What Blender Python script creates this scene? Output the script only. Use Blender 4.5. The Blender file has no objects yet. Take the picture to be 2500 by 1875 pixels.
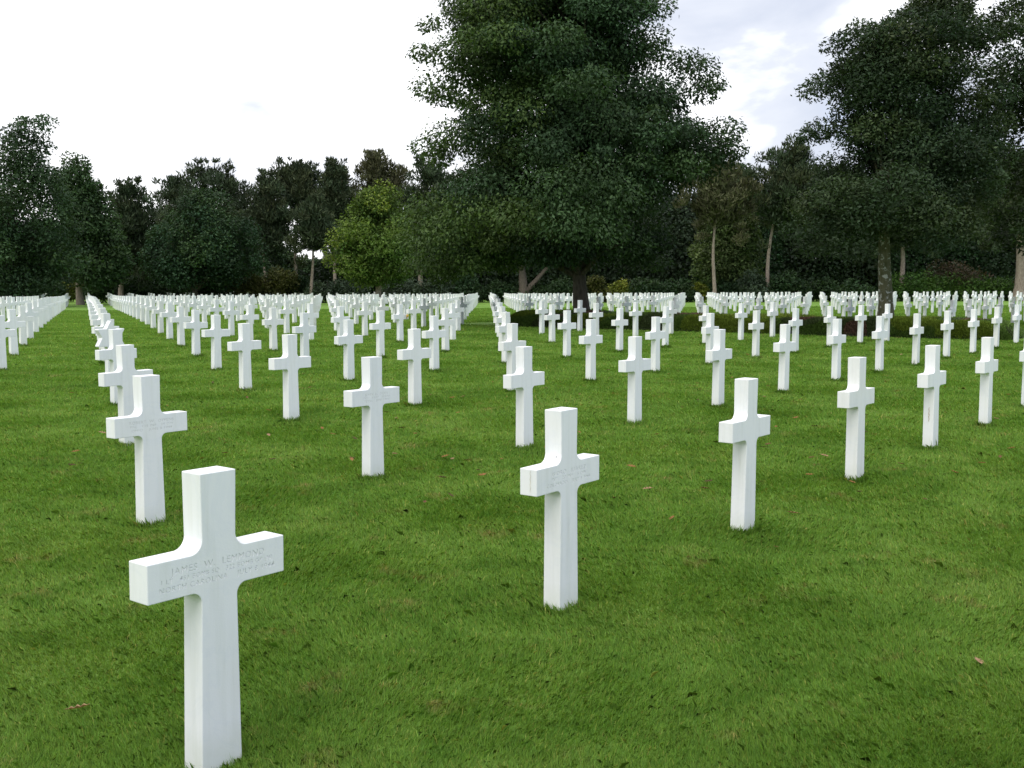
import bpy, bmesh, math, random
import numpy as np
from mathutils import Vector, Matrix

random.seed(7)
RNG = np.random.default_rng(11)
C = bpy.context.scene.collection
PI = math.pi

# ------------------------------------------------------------------ camera maths
FPX, PITCH, HCAM = 2700.0, 0.0936, 1.6112          # focal length in pixels of a 2500 px wide picture
CP, SP = math.cos(PITCH), math.sin(PITCH)

def at(px, Y, z=0.0):
    """world X of a column px at distance Y and height z"""
    return (px - 1250.0) / FPX * (Y * CP - (z - HCAM) * SP)

def zof(py, Y):
    v = (937.5 - py) / FPX
    return HCAM + Y * (v * CP - SP) / (CP + v * SP)

def gpt(px, py):
    """point on level ground"""
    up = (937.5 - py) / FPX
    dz = -SP + up * CP; dy = CP + up * SP; dx = (px - 1250.0) / FPX
    t = -HCAM / dz
    return dx * t, dy * t

def project(X, Y, Z):
    d = Y * CP - (Z - HCAM) * SP
    v = Y * SP + (Z - HCAM) * CP
    return 1250 + FPX * X / d, 937.5 - FPX * v / d

def ground_z(X, Y):
    X = np.asarray(X, float); Y = np.asarray(Y, float)
    s = np.clip((Y - 0.5 * X - 38.0) / 72.0, 0, 1)
    z = -0.56 * s * s * (3 - 2 * s)
    w = np.exp(-((X * 0.012) ** 2)) * 0.012
    z = z + w * (np.sin(X * 1.3 + 0.4 * Y) + np.sin(Y * 0.9 - 0.5 * X + 1.0)) * 0.6
    return z

# ------------------------------------------------------------------ helpers
def tag(o, label=None, cat=None, group=None, kind=None):
    if label: o['label'] = label
    if cat: o['category'] = cat
    if group: o['group'] = group
    if kind: o['kind'] = kind
    return o

def link(name, me, mat=None, parent=None, loc=None):
    o = bpy.data.objects.new(name, me); C.objects.link(o)
    if mat is not None and me is not None and len(me.materials) == 0: me.materials.append(mat)
    if parent is not None: o.parent = parent
    if loc is not None: o.location = loc
    return o

def empty(name, loc, rz=0.0):
    o = bpy.data.objects.new(name, None); C.objects.link(o)
    o.location = loc; o.rotation_euler = (0, 0, rz); o.empty_display_size = 0.2
    return o

def mesh_np(name, V, F, col=None, smooth=False):
    """V (n,3); F (m,k) all faces of the same size; col (n,3) per vertex"""
    me = bpy.data.meshes.new(name)
    V = np.ascontiguousarray(V, dtype=np.float32); F = np.ascontiguousarray(F, dtype=np.int32)
    m, k = F.shape
    me.vertices.add(len(V)); me.vertices.foreach_set('co', V.ravel())
    me.loops.add(m * k); me.loops.foreach_set('vertex_index', F.ravel())
    me.polygons.add(m)
    me.polygons.foreach_set('loop_start', np.arange(m, dtype=np.int32) * k)
    me.polygons.foreach_set('loop_total', np.full(m, k, dtype=np.int32))
    if smooth: me.polygons.foreach_set('use_smooth', np.ones(m, dtype=bool))
    me.update(calc_edges=True)
    if col is not None:
        a = me.color_attributes.new('Col', 'FLOAT_COLOR', 'POINT')
        c = np.ones((len(V), 4), dtype=np.float32); c[:, :3] = col
        a.data.foreach_set('color', c.ravel())
    return me

def norm(a):
    return a / np.maximum(np.linalg.norm(a, axis=1, keepdims=True), 1e-9)

def leaf_arrays(P, T, N, L, W, col):
    """rhombic leaves: centre P, long axis T, normal N, length L, width W"""
    T = norm(T); S = norm(np.cross(N, T)); Nn = norm(np.cross(T, S))
    L = np.asarray(L)[:, None]; W = np.asarray(W)[:, None]
    a = P - T * L * .5; c = P + T * L * .5
    b = P + S * W * .5 - T * L * .08 + Nn * W * .12; d = P - S * W * .5 - T * L * .08 + Nn * W * .12
    n = len(P)
    V = np.stack([a, b, c, d], 1).reshape(-1, 3)
    F = np.arange(n * 4).reshape(n, 4)
    return V, F, np.repeat(col, 4, axis=0)

def tube(path, radii, seg=10, wob=0.0):
    """tapered tube as numpy verts/quads"""
    path = np.array(path, float); n = len(path)
    V = []
    for i in range(n):
        t = path[min(i + 1, n - 1)] - path[max(i - 1, 0)]; t /= max(np.linalg.norm(t), 1e-9)
        ref = np.array([0, 0, 1.]) if abs(t[2]) < .9 else np.array([1., 0, 0])
        u = np.cross(t, ref); u /= np.linalg.norm(u); w = np.cross(t, u)
        for k in range(seg):
            a = 2 * PI * k / seg
            r = radii[i] * (1 + wob * math.sin(3 * a + i * .7) + wob * random.uniform(-.5, .5))
            V.append(path[i] + (u * math.cos(a) + w * math.sin(a)) * r)
    F = []
    for i in range(n - 1):
        for k in range(seg):
            F.append([i * seg + k, i * seg + (k + 1) % seg, (i + 1) * seg + (k + 1) % seg, (i + 1) * seg + k])
    return np.array(V), np.array(F)

def merge(parts):
    Vs, Fs, off = [], [], 0
    for V, F in parts:
        Vs.append(V); Fs.append(F + off); off += len(V)
    return np.concatenate(Vs), np.concatenate(Fs)

# ------------------------------------------------------------------ materials
def new_mat(name):
    m = bpy.data.materials.new(name); m.use_nodes = True
    nt = m.node_tree; nt.nodes.clear()
    out = nt.nodes.new('ShaderNodeOutputMaterial')
    return m, nt, out

def N(nt, t, **kw):
    n = nt.nodes.new(t)
    for k, v in kw.items():
        if k in n.inputs: n.inputs[k].default_value = v
        else: setattr(n, k, v)
    return n

def ramp(nt, stops):
    r = nt.nodes.new('ShaderNodeValToRGB')
    e = r.color_ramp.elements
    e[0].position, e[0].color = stops[0][0], (*stops[0][1], 1)
    e[1].position, e[1].color = stops[-1][0], (*stops[-1][1], 1)
    for p, c in stops[1:-1]:
        x = e.new(p); x.color = (*c, 1)
    return r

def mixc(nt, mode, fac, a, b):
    m = nt.nodes.new('ShaderNodeMix'); m.data_type = 'RGBA'; m.blend_type = mode
    for sock, v in ((0, fac), (6, a), (7, b)):
        if hasattr(v, 'links') or hasattr(v, 'is_output'): nt.links.new(v, m.inputs[sock])
        else: m.inputs[sock].default_value = v if sock == 0 else (*v, 1)
    return m.outputs[2]

def leaf_mat(name, transl=.3, rough=.5, spec=.35):
    m, nt, out = new_mat(name)
    at_ = N(nt, 'ShaderNodeVertexColor', layer_name='Col')
    p = N(nt, 'ShaderNodeBsdfPrincipled', Roughness=rough)
    p.inputs['Specular IOR Level'].default_value = spec
    nt.links.new(at_.outputs[0], p.inputs['Base Color'])
    tr = N(nt, 'ShaderNodeBsdfTranslucent')
    g = mixc(nt, 'MULTIPLY', 1.0, at_.outputs[0], (1.15, 1.2, .55))
    nt.links.new(g, tr.inputs['Color'])
    mx = N(nt, 'ShaderNodeMixShader'); mx.inputs[0].default_value = transl
    nt.links.new(p.outputs[0], mx.inputs[1]); nt.links.new(tr.outputs[0], mx.inputs[2])
    nt.links.new(mx.outputs[0], out.inputs[0])
    return m

LEAF = leaf_mat('tree_foliage', .22, .55, .14)
NEEDLE = leaf_mat('pine_needles', .08, .65, .1)
SHRUB = leaf_mat('shrub_foliage', .2, .6, .12)
HEATH = leaf_mat('heather_foliage', .15, .7, .15)
DRYLEAF = leaf_mat('dry_leaf', .15, .7, .1)

def bark_mat(name, c1, c2, spots=None):
    m, nt, out = new_mat(name)
    tc = N(nt, 'ShaderNodeTexCoord')
    mp = N(nt, 'ShaderNodeMapping'); mp.inputs['Scale'].default_value = (5, 5, 1.2)
    nt.links.new(tc.outputs['Object'], mp.inputs[0])
    n1 = N(nt, 'ShaderNodeTexNoise', Scale=3.0, Detail=8.0, Roughness=.65)
    nt.links.new(mp.outputs[0], n1.inputs['Vector'])
    r = ramp(nt, [(.35, c1), (.65, c2)]); nt.links.new(n1.outputs[0], r.inputs[0])
    col = r.outputs[0]
    if spots:
        v = N(nt, 'ShaderNodeTexNoise', Scale=9.0, Detail=3.0, Roughness=.6)
        nt.links.new(tc.outputs['Object'], v.inputs['Vector'])
        r2 = ramp(nt, [(.56, (0, 0, 0)), (.62, (1, 1, 1))]); nt.links.new(v.outputs[0], r2.inputs[0])
        col = mixc(nt, 'MIX', r2.outputs[0], col, spots)
    p = N(nt, 'ShaderNodeBsdfPrincipled', Roughness=.9)
    nt.links.new(col, p.inputs['Base Color'])
    b = N(nt, 'ShaderNodeBump', Strength=.8, Distance=.03)
    nt.links.new(n1.outputs[0], b.inputs['Height']); nt.links.new(b.outputs[0], p.inputs['Normal'])
    nt.links.new(p.outputs[0], out.inputs[0])
    return m

BARK_DARK = bark_mat('dark_bark', (.035, .028, .02), (.10, .085, .06))
BARK_MOSS = bark_mat('mossy_lichen_bark', (.07, .075, .03), (.15, .14, .08), (.42, .43, .38))
BARK_PINE = bark_mat('pine_bark', (.16, .12, .09), (.34, .28, .23))
BARK_GREY = bark_mat('grey_bark', (.18, .15, .14), (.36, .31, .29))

def marble_mat(name, dark=1.0, stain=0.0):
    m, nt, out = new_mat(name)
    tc = N(nt, 'ShaderNodeTexCoord'); oi = N(nt, 'ShaderNodeObjectInfo')
    add = N(nt, 'ShaderNodeVectorMath', operation='ADD')
    sc = N(nt, 'ShaderNodeVectorMath', operation='SCALE'); sc.inputs['Scale'].default_value = 37.0
    cmb = N(nt, 'ShaderNodeCombineXYZ')
    for i in range(3): nt.links.new(oi.outputs['Random'], cmb.inputs[i])
    nt.links.new(cmb.outputs[0], sc.inputs[0])
    nt.links.new(tc.outputs['Object'], add.inputs[0]); nt.links.new(sc.outputs[0], add.inputs[1])
    # soft veins
    n1 = N(nt, 'ShaderNodeTexNoise', Scale=2.2, Detail=6.0, Roughness=.6, Distortion=1.6)
    nt.links.new(add.outputs[0], n1.inputs['Vector'])
    r = ramp(nt, [(.30, (.83, .83, .84)), (.47, (.84, .84, .84)), (.50, (.815, .82, .83)), (.53, (.84, .84, .84)), (.7, (.85, .845, .835))])
    nt.links.new(n1.outputs[0], r.inputs[0])
    # weather streaks, vertical
    mp = N(nt, 'ShaderNodeMapping'); mp.inputs['Scale'].default_value = (26, 26, 2.0)
    nt.links.new(add.outputs[0], mp.inputs[0])
    n2 = N(nt, 'ShaderNodeTexNoise', Scale=1.0, Detail=5.0, Roughness=.6)
    nt.links.new(mp.outputs[0], n2.inputs['Vector'])
    r2 = ramp(nt, [(.45, (1, 1, 1)), (.66, (.93, .935, .915)), (.85, (.78, .77, .73))]); nt.links.new(n2.outputs[0], r2.inputs[0])
    col = mixc(nt, 'MULTIPLY', .85, r.outputs[0], r2.outputs[0])
    # splash line low on the shaft, algae tone
    sep = N(nt, 'ShaderNodeSeparateXYZ'); nt.links.new(tc.outputs['Object'], sep.inputs[0])
    mr = N(nt, 'ShaderNodeMapRange'); mr.inputs[1].default_value = .0; mr.inputs[2].default_value = .16
    mr.inputs[3].default_value = .85; mr.inputs[4].default_value = 0.0
    nt.links.new(sep.outputs[2], mr.inputs[0])
    n3 = N(nt, 'ShaderNodeTexNoise', Scale=14.0, Detail=4.0); nt.links.new(add.outputs[0], n3.inputs['Vector'])
    mu = N(nt, 'ShaderNodeMath', operation='MULTIPLY'); nt.links.new(mr.outputs[0], mu.inputs[0]); nt.links.new(n3.outputs[0], mu.inputs[1])
    col = mixc(nt, 'MIX', mu.outputs[0], col, (.52, .56, .42))
    # each stone has its own tone
    r4 = ramp(nt, [(0, (.93, .925, .90)), (.3, (1, 1, 1)), (.7, (.98, .985, .99)), (1, (.90, .915, .93))]); nt.links.new(oi.outputs['Random'], r4.inputs[0])
    col = mixc(nt, 'MULTIPLY', 1.0, col, r4.outputs[0])
    if stain: col = mixc(nt, 'MULTIPLY', 1.0, col, (1 - stain, 1 - stain, 1 - stain))
    p = N(nt, 'ShaderNodeBsdfPrincipled', Roughness=.55)
    p.inputs['Specular IOR Level'].default_value = .3
    nt.links.new(col, p.inputs['Base Color'])
    b = N(nt, 'ShaderNodeBump', Strength=.08, Distance=.004)
    n5 = N(nt, 'ShaderNodeTexNoise', Scale=180.0, Detail=3.0); nt.links.new(tc.outputs['Object'], n5.inputs['Vector'])
    nt.links.new(n5.outputs[0], b.inputs['Height']); nt.links.new(b.outputs[0], p.inputs['Normal'])
    nt.links.new(p.outputs[0], out.inputs[0])
    return m

MARBLE = marble_mat('white_marble')
CUT = marble_mat('weathered_marble_letter_cut', stain=.12)

def plain(name, c, rough=.7):
    m, nt, out = new_mat(name)
    tc = N(nt, 'ShaderNodeTexCoord')
    n = N(nt, 'ShaderNodeTexNoise', Scale=40.0, Detail=4.0); nt.links.new(tc.outputs['Object'], n.inputs['Vector'])
    r = ramp(nt, [(.3, tuple(x * .75 for x in c)), (.7, tuple(min(1, x * 1.2) for x in c))]); nt.links.new(n.outputs[0], r.inputs[0])
    p = N(nt, 'ShaderNodeBsdfPrincipled', Roughness=rough); nt.links.new(r.outputs[0], p.inputs['Base Color'])
    nt.links.new(p.outputs[0], out.inputs[0]); return m

def grass_color(nt, vec):
    """patchy lawn colour from world position"""
    n1 = N(nt, 'ShaderNodeTexNoise', Scale=.55, Detail=5.0, Roughness=.6); nt.links.new(vec, n1.inputs['Vector'])
    r1 = ramp(nt, [(.30, (.102, .200, .030)), (.48, (.136, .252, .042)), (.60, (.168, .285, .056)), (.75, (.200, .305, .074))])
    nt.links.new(n1.outputs[0], r1.inputs[0])
    n2 = N(nt, 'ShaderNodeTexNoise', Scale=3.2, Detail=4.0, Roughness=.6); nt.links.new(vec, n2.inputs['Vector'])
    r2 = ramp(nt, [(.33, (.74, .82, .72)), (.48, (.97, .98, .96)), (.56, (1.03, 1.02, 1.05)), (.68, (1.16, 1.10, 1.25))]); nt.links.new(n2.outputs[0], r2.inputs[0])
    c = mixc(nt, 'MULTIPLY', 1.0, r1.outputs[0], r2.outputs[0])
    n3 = N(nt, 'ShaderNodeTexNoise', Scale=2.3, Detail=5.0, Roughness=.7); nt.links.new(vec, n3.inputs['Vector'])
    r3 = ramp(nt, [(.585, (0, 0, 0)), (.70, (.75, .75, .75))]); nt.links.new(n3.outputs[0], r3.inputs[0])
    c = mixc(nt, 'MIX', r3.outputs[0], c, (.27, .25, .10))
    return c

def ground_mat():
    m, nt, out = new_mat('lawn')
    g = N(nt, 'ShaderNodeNewGeometry')
    c = grass_color(nt, g.outputs['Position'])
    nf = N(nt, 'ShaderNodeTexNoise', Scale=38.0, Detail=6.0, Roughness=.7); nt.links.new(g.outputs['Position'], nf.inputs['Vector'])
    rf = ramp(nt, [(.3, (.75, .8, .7)), (.5, (.97, .97, .97)), (.7, (1.2, 1.18, 1.15))]); nt.links.new(nf.outputs[0], rf.inputs[0])
    c = mixc(nt, 'MULTIPLY', 1.0, c, rf.outputs[0])
    p = N(nt, 'ShaderNodeBsdfPrincipled', Roughness=.95); p.inputs['Specular IOR Level'].default_value = .1
    nt.links.new(c, p.inputs['Base Color'])
    b = N(nt, 'ShaderNodeBump', Strength=.7, Distance=.04)
    nt.links.new(nf.outputs[0], b.inputs['Height']); nt.links.new(b.outputs[0], p.inputs['Normal'])
    nt.links.new(p.outputs[0], out.inputs[0]); return m

def blade_mat():
    m, nt, out = new_mat('grass_blades')
    g = N(nt, 'ShaderNodeNewGeometry')
    c = grass_color(nt, g.outputs['Position'])
    v = N(nt, 'ShaderNodeVertexColor', layer_name='Col')
    c = mixc(nt, 'MULTIPLY', 1.0, c, v.outputs[0])
    p = N(nt, 'ShaderNodeBsdfPrincipled', Roughness=.6); p.inputs['Specular IOR Level'].default_value = .12
    nt.links.new(c, p.inputs['Base Color'])
    tr = N(nt, 'ShaderNodeBsdfTranslucent'); g2 = mixc(nt, 'MULTIPLY', 1.0, c, (1.2, 1.25, .6)); nt.links.new(g2, tr.inputs[0])
    mx = N(nt, 'ShaderNodeMixShader'); mx.inputs[0].default_value = .35
    nt.links.new(p.outputs[0], mx.inputs[1]); nt.links.new(tr.outputs[0], mx.inputs[2])
    nt.links.new(mx.outputs[0], out.inputs[0]); return m

# ------------------------------------------------------------------ ground
def build_ground():
    def axis(lim, fine, step):
        a = list(np.arange(-fine, fine + .01, step))
        x = fine; d = step
        while x < lim:
            d *= 1.25; x += d; a.append(x); a.insert(0, -x)
        return np.array(a)
    xs = axis(1500, 60, 1.0)
    ys = np.concatenate([[-300, -120, -50, -20, -8], np.arange(-3, 140, 1.0), 140 * 1.22 ** np.arange(1, 13)])
    XX, YY = np.meshgrid(xs, ys)
    ZZ = ground_z(XX, YY)
    V = np.stack([XX.ravel(), YY.ravel(), ZZ.ravel()], 1)
    nx, ny = len(xs), len(ys)
    i = np.arange(ny - 1)[:, None] * nx + np.arange(nx - 1)[None]
    F = np.stack([i, i + 1, i + 1 + nx, i + nx], -1).reshape(-1, 4)
    o = link('ground', mesh_np('ground', V, F, smooth=True), ground_mat())
    tag(o, kind='structure')
build_ground()

# ------------------------------------------------------------------ lattice of headstones
P0 = np.array([-1.0077, 3.6106]); U = np.array([1.2479, 1.7056]); W = np.array([-1.3663, 3.5438]) - U
THETA = 0.913
def lat(r, j): return P0 + r * U + j * W

def exists(r, j):
    if r in (14, 15) and j <= 6: return False        # the planted strip between two plots
    if j == 24: return False                          # cross path
    if r > 39 or j > 28: return False
    return True

cells = []
for r in range(-3, 40):
    for j in range(0, 29):
        if not exists(r, j): continue
        X, Y = lat(r, j)
        if Y < 2.2: continue
        z = float(ground_z(X, Y))
        x0, y0 = project(X, Y, z); x1, y1 = project(X, Y, z + 1)
        hw = .27 * FPX / Y
        if x0 < -hw or x0 - hw > 2500: continue
        cells.append((Y, r, j, X, z, x0))
cells.sort()
NEAR = cells[:300]; FAR = cells[300:]

def cross_outline(seg, R1=.037, R2=.045):
    a, z1, z2 = .270, .6168, .7437
    wb, ws, wn, wt = .0785, .0705, .0665, .0705
    pts = [(wb + .004, -.12), (ws, z1 - R1)]
    for k in range(1, seg + 1):
        t = PI / 2 * k / seg
        pts.append((ws + R1 * (1 - math.cos(t)), z1 - R1 + R1 * math.sin(t)))
    pts += [(a, z1), (a, z2)]
    for k in range(0, seg + 1):
        t = PI / 2 * k / seg
        pts.append((wn + R2 * (1 - math.sin(t)), z2 + R2 * (1 - math.cos(t))))
    pts.append((wt, 1.0))
    full = pts + [(-x, z) for x, z in reversed(pts)]
    return full

def extrude_outline(pts, t, bevel=.0025, bseg=2, min_angle=20):
    bm = bmesh.new()
    front = [bm.verts.new((x, -t, z)) for x, z in pts]
    back = [bm.verts.new((x, t, z)) for x, z in pts]
    n = len(pts)
    bm.faces.new(front); bm.faces.new(list(reversed(back)))
    for i in range(n):
        bm.faces.new((front[(i + 1) % n], front[i], back[i], back[(i + 1) % n]))
    bmesh.ops.recalc_face_normals(bm, faces=bm.faces)
    if bevel:
        es = [e for e in bm.edges if e.calc_face_angle(0) > math.radians(60)]
        bmesh.ops.bevel(bm, geom=es, offset=bevel, segments=bseg, affect='EDGES', profile=.5)
    return bm

def bm_mesh(name, bm):
    me = bpy.data.meshes.new(name); bm.to_mesh(me); bm.free(); return me

TH = .0485
cross_hi = bm_mesh('cross_headstone', extrude_outline(cross_outline(12), TH, .003, 2)); cross_hi.materials.append(MARBLE)
cross_mid = bm_mesh('cross_headstone_plain', extrude_outline(cross_outline(5), TH, .003, 1)); cross_mid.materials.append(MARBLE)

def star_mesh():
    R = .285; cz = .70
    pts = []
    for k in range(12):
        a = PI / 2 + k * PI / 6
        rr = R if k % 2 == 0 else R / math.sqrt(3)
        pts.append((rr * math.cos(a), cz + rr * math.sin(a)))
    # blunt the six tips a little
    out = []
    for k, (x, z) in enumerate(pts):
        if k % 2 == 0:
            p, q = pts[k - 1], pts[(k + 1) % 12]
            out.append((x + (p[0] - x) * .10, z + (p[1] - z) * .10)); out.append((x + (q[0] - x) * .10, z + (q[1] - z) * .10))
        else: out.append((x, z))
    bm = extrude_outline(out, TH, .003, 1)
    sh = extrude_outline([(.0785, -.12), (.0705, .50), (-.0705, .50), (-.0785, -.12)], TH - .003, .003, 1)
    me = bpy.data.meshes.new('tmp'); sh.to_mesh(me); sh.free(); bm.from_mesh(me)
    m = bm_mesh('star_headstone', bm); m.materials.append(MARBLE); return m
star_me = star_mesh()

# --- carved lettering
TEXTS = {
    (0, 0): [("JAMES  W.  LEMMOND", .37, .0225, .7437 - .050), ("1 LT   451 BOMB SQ   322 BOMB GP (M)", .440, .0155, .7437 - .074), ("NORTH CAROLINA    JULY 8 1944", .455, .0175, .7437 - .101)],
    (1, 0): [("ISIDRO   JUAREZ", .29, .0205, .7437 - .050), ("PVT   20 INF   5 DIV", .30, .0165, .7437 - .074), ("COLORADO    JULY 8 1944", .37, .017, .7437 - .100)],
    (1, 1): [("ROBERT  W.  OWENS", .33, .0195, .7437 - .050), ("PFC   115 INF   29 DIV", .32, .0150, .7437 - .074), ("OHIO    JUNE 8 1944", .30, .016, .7437 - .099)],
    (2, 1): [("JOHN  L.  DEAN", .26, .0195, .7437 - .050), ("PVT   8 INF   4 DIV", .30, .0150, .7437 - .074), ("TEXAS    JUNE 1944", .28, .016, .7437 - .099)],
}
def text_mesh(s, width, height, depth):
    cu = bpy.data.curves.new('t', 'FONT'); cu.body = s; cu.size = 1.0; cu.align_x = 'CENTER'; cu.extrude = .5; cu.resolution_u = 3
    cu.space_character = 1.15; cu.offset = .008
    ob = bpy.data.objects.new('t', cu); C.objects.link(ob)
    bpy.context.view_layer.update()
    dg = bpy.context.evaluated_depsgraph_get()
    me = bpy.data.meshes.new_from_object(ob.evaluated_get(dg))
    bpy.data.objects.remove(ob); bpy.data.curves.remove(cu)
    xs = [v.co.x for v in me.vertices]; w0 = max(xs) - min(xs); cx = (max(xs) + min(xs)) / 2
    for v in me.vertices:
        x, y, z = v.co
        v.co = ((x - cx) * width / w0, -z * 2 * depth, y / .70 * height)
    return me

def carve(key):
    """a copy of the cross mesh with the lettering cut into its front, and the weathered letter floors"""
    bmf = bmesh.new()
    bmc = bmesh.new()
    for s, w, h, z in TEXTS[key]:
        me = text_mesh(s, w, h, .002)
        b = bmesh.new(); b.from_mesh(me)
        bmesh.ops.remove_doubles(b, verts=b.verts, dist=1e-6)
        bmesh.ops.translate(b, verts=b.verts, vec=(0, -TH, z))
        bmesh.ops.recalc_face_normals(b, faces=b.faces)
        t = bpy.data.meshes.new('x'); b.to_mesh(t)
        bmc.from_mesh(t)
        # thin letters, proud of the groove floor
        ys = [f for f in b.faces if abs(f.normal.y) < .5 or f.calc_center_median().y < -TH]
        bmesh.ops.delete(b, geom=ys, context='FACES')
        bmesh.ops.translate(b, verts=b.verts, vec=(0, -.0006, 0))
        bmesh.ops.reverse_faces(b, faces=b.faces)
        b.to_mesh(t); bmf.from_mesh(t); b.free()
    cut = bpy.data.objects.new('cut', bm_mesh('cut', bmc)); C.objects.link(cut)
    base = bpy.data.objects.new('base', cross_hi.copy()); C.objects.link(base)
    md = base.modifiers.new('b', 'BOOLEAN'); md.object = cut; md.operation = 'DIFFERENCE'; md.solver = 'EXACT'; md.use_self = True
    bpy.context.view_layer.update()
    dg = bpy.context.evaluated_depsgraph_get()
    res = bpy.data.meshes.new_from_object(base.evaluated_get(dg))
    ok = len(res.polygons) > len(cross_hi.polygons) + 200
    print('carve', key, ok, len(res.polygons))
    bpy.data.objects.remove(base); bpy.data.objects.remove(cut)
    res.name = 'carved_cross'
    return (res if ok else cross_hi), bm_mesh('inscription', bmf)

ORD = ['', 'first', 'second', 'third', 'fourth', 'fifth', 'sixth', 'seventh', 'eighth', 'ninth', 'tenth', 'eleventh', 'twelfth',
       'thirteenth', 'fourteenth', 'fifteenth', 'sixteenth', 'seventeenth', 'eighteenth', 'nineteenth', 'twentieth',
       'twenty-first', 'twenty-second', 'twenty-third', 'twenty-fourth', 'twenty-fifth', 'twenty-sixth', 'twenty-seventh', 'twenty-eighth', 'twenty-ninth', 'thirtieth']
ROWN = {0: 'front row', 1: 'second row', 2: 'third row'}
order = {}
byrow = {}
for c in cells: byrow.setdefault(c[2], []).append(c)
for j, L in byrow.items():
    L.sort(key=lambda c: c[1])
    for n, c in enumerate(L): order[(c[1], c[2])] = n + 1
SPECIAL = {
    (0, 0): 'large white marble cross nearest the camera with a carved three line inscription',
    (1, 0): 'white marble cross in the centre foreground with a brown vein on its arm end',
    (2, 0): 'white marble cross third from the left in the front row',
    (3, 0): 'white marble cross fourth from the left in the front row',
    (4, 0): 'white marble cross fifth in the front row with a brown stain on its shaft',
    (5, 0): 'white marble cross sixth in the front row near the right edge',
    (6, 0): 'white marble cross cut off by the right edge of the photo',
    (1, 1): 'white marble cross directly behind the nearest one, leftmost of the second row',
}
def cross_label(r, j):
    if (r, j) in SPECIAL: return SPECIAL[(r, j)]
    rn = ROWN.get(j, '%s row' % ORD[j + 1]) + ' from the front'
    return 'white marble cross, %s from left in the %s' % (ORD[min(order[(r, j)], 30)], rn) if j else \
        'white marble cross, %s from the left in the front row' % ORD[order[(r, j)]]

RUST = plain('brown_stain', (.45, .36, .28)); SPECK = plain('dark_speck', (.04, .04, .03)); VEIN = plain('tan_vein', (.62, .58, .50))
def stain_strip(x, y0, z0, z1, w, face, mat, parent, name='stain'):
    """thin uneven mark lying 0.6 mm proud of a face ('front' or 'end')"""
    bm = bmesh.new(); n = 14; rows = []
    for k in range(n + 1):
        z = z0 + (z1 - z0) * k / n; ww = w * (.35 + .65 * math.sin(PI * k / n)) * random.uniform(.7, 1.2); dx = .002 * math.sin(k * 1.7)
        if face == 'front': rows.append([bm.verts.new((x + dx - ww, y0, z)), bm.verts.new((x + dx + ww, y0, z))])
        else: rows.append([bm.verts.new((x, y0 + dx - ww, z)), bm.verts.new((x, y0 + dx + ww, z))])
    for a, b in zip(rows, rows[1:]): bm.faces.new((a[0], a[1], b[1], b[0]))
    o = link(name, bm_mesh(name, bm), mat, parent); return o

for (Y, r, j, X, z, px) in NEAR:
    rr = random.Random(r * 101 + j)
    star = (r, j) == (4, 4)
    key = (r, j)
    if star: me, nm = star_me, 'star_headstone'
    elif key in TEXTS: me, ins = carve(key); me.materials.clear(); me.materials.append(MARBLE); nm = 'cross_headstone'
    else: me, nm = (cross_hi if Y < 20 else cross_mid), 'cross_headstone'
    o = link(nm, me)
    if key == (0, 0): X, Y, z = X + .010, Y - .048, z + .010
    o.location = (X, Y, z - .008); o.rotation_euler = (math.radians(rr.uniform(-.6, .6)), math.radians(rr.uniform(-.6, .6)), THETA + math.radians(rr.uniform(-.8, .8)))
    if star: tag(o, 'white marble Star of David headstone on a shaft among the crosses of the left column', 'headstone', 'rows of white marble headstones')
    else: tag(o, cross_label(r, j), 'headstone', 'rows of white marble headstones')
    if key in TEXTS:
        io = link('inscription', ins, CUT, o)
    if key == (1, 0):
        stain_strip(-.2706, -.012, .635, .738, .0022, 'end', VEIN, o, 'vein')
        for (sx, sy, sz) in ((-.02, .0, 1.001), (-.085, -.03, .7785)):
            bm = bmesh.new(); bmesh.ops.create_icosphere(bm, subdivisions=1, radius=.005)
            bmesh.ops.scale(bm, verts=bm.verts, vec=(1.3, .8, .6)); bmesh.ops.translate(bm, verts=bm.verts, vec=(sx, sy, sz))
            link('speck', bm_mesh('speck', bm), SPECK, o)
    if key == (4, 0):
        stain_strip(-.078, -.005, .28, .42, .004, 'end', RUST, o)

# the rest of the field, too many and too small to tell apart: one object
def far_field():
    bm = bmesh.new()
    pts = cross_outline(2)
    V0 = np.array([(x, -TH, z_) for x, z_ in pts] + [(x, TH, z_) for x, z_ in pts]); n = len(pts)
    ct, st = math.cos(THETA), math.sin(THETA)
    for (Y, r, j, X, z, px) in FAR:
        vs = [bm.verts.new((X + x * ct - y * st, Y + x * st + y * ct, z + zz)) for x, y, zz in V0]
        f, b = vs[:n], vs[n:]
        bm.faces.new(f); bm.faces.new(list(reversed(b)))
        for i in range(n): bm.faces.new((f[(i + 1) % n], f[i], b[i], b[(i + 1) % n]))
    bmesh.ops.recalc_face_normals(bm, faces=bm.faces)
    o = link('far_headstones', bm_mesh('far_headstones', bm), MARBLE)
    tag(o, 'far rows of tiny white crosses filling the back of the field', 'headstones', kind='stuff')
far_field()
print('crosses', len(NEAR), len(FAR), 'near limit', NEAR[-1][0])

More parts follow.
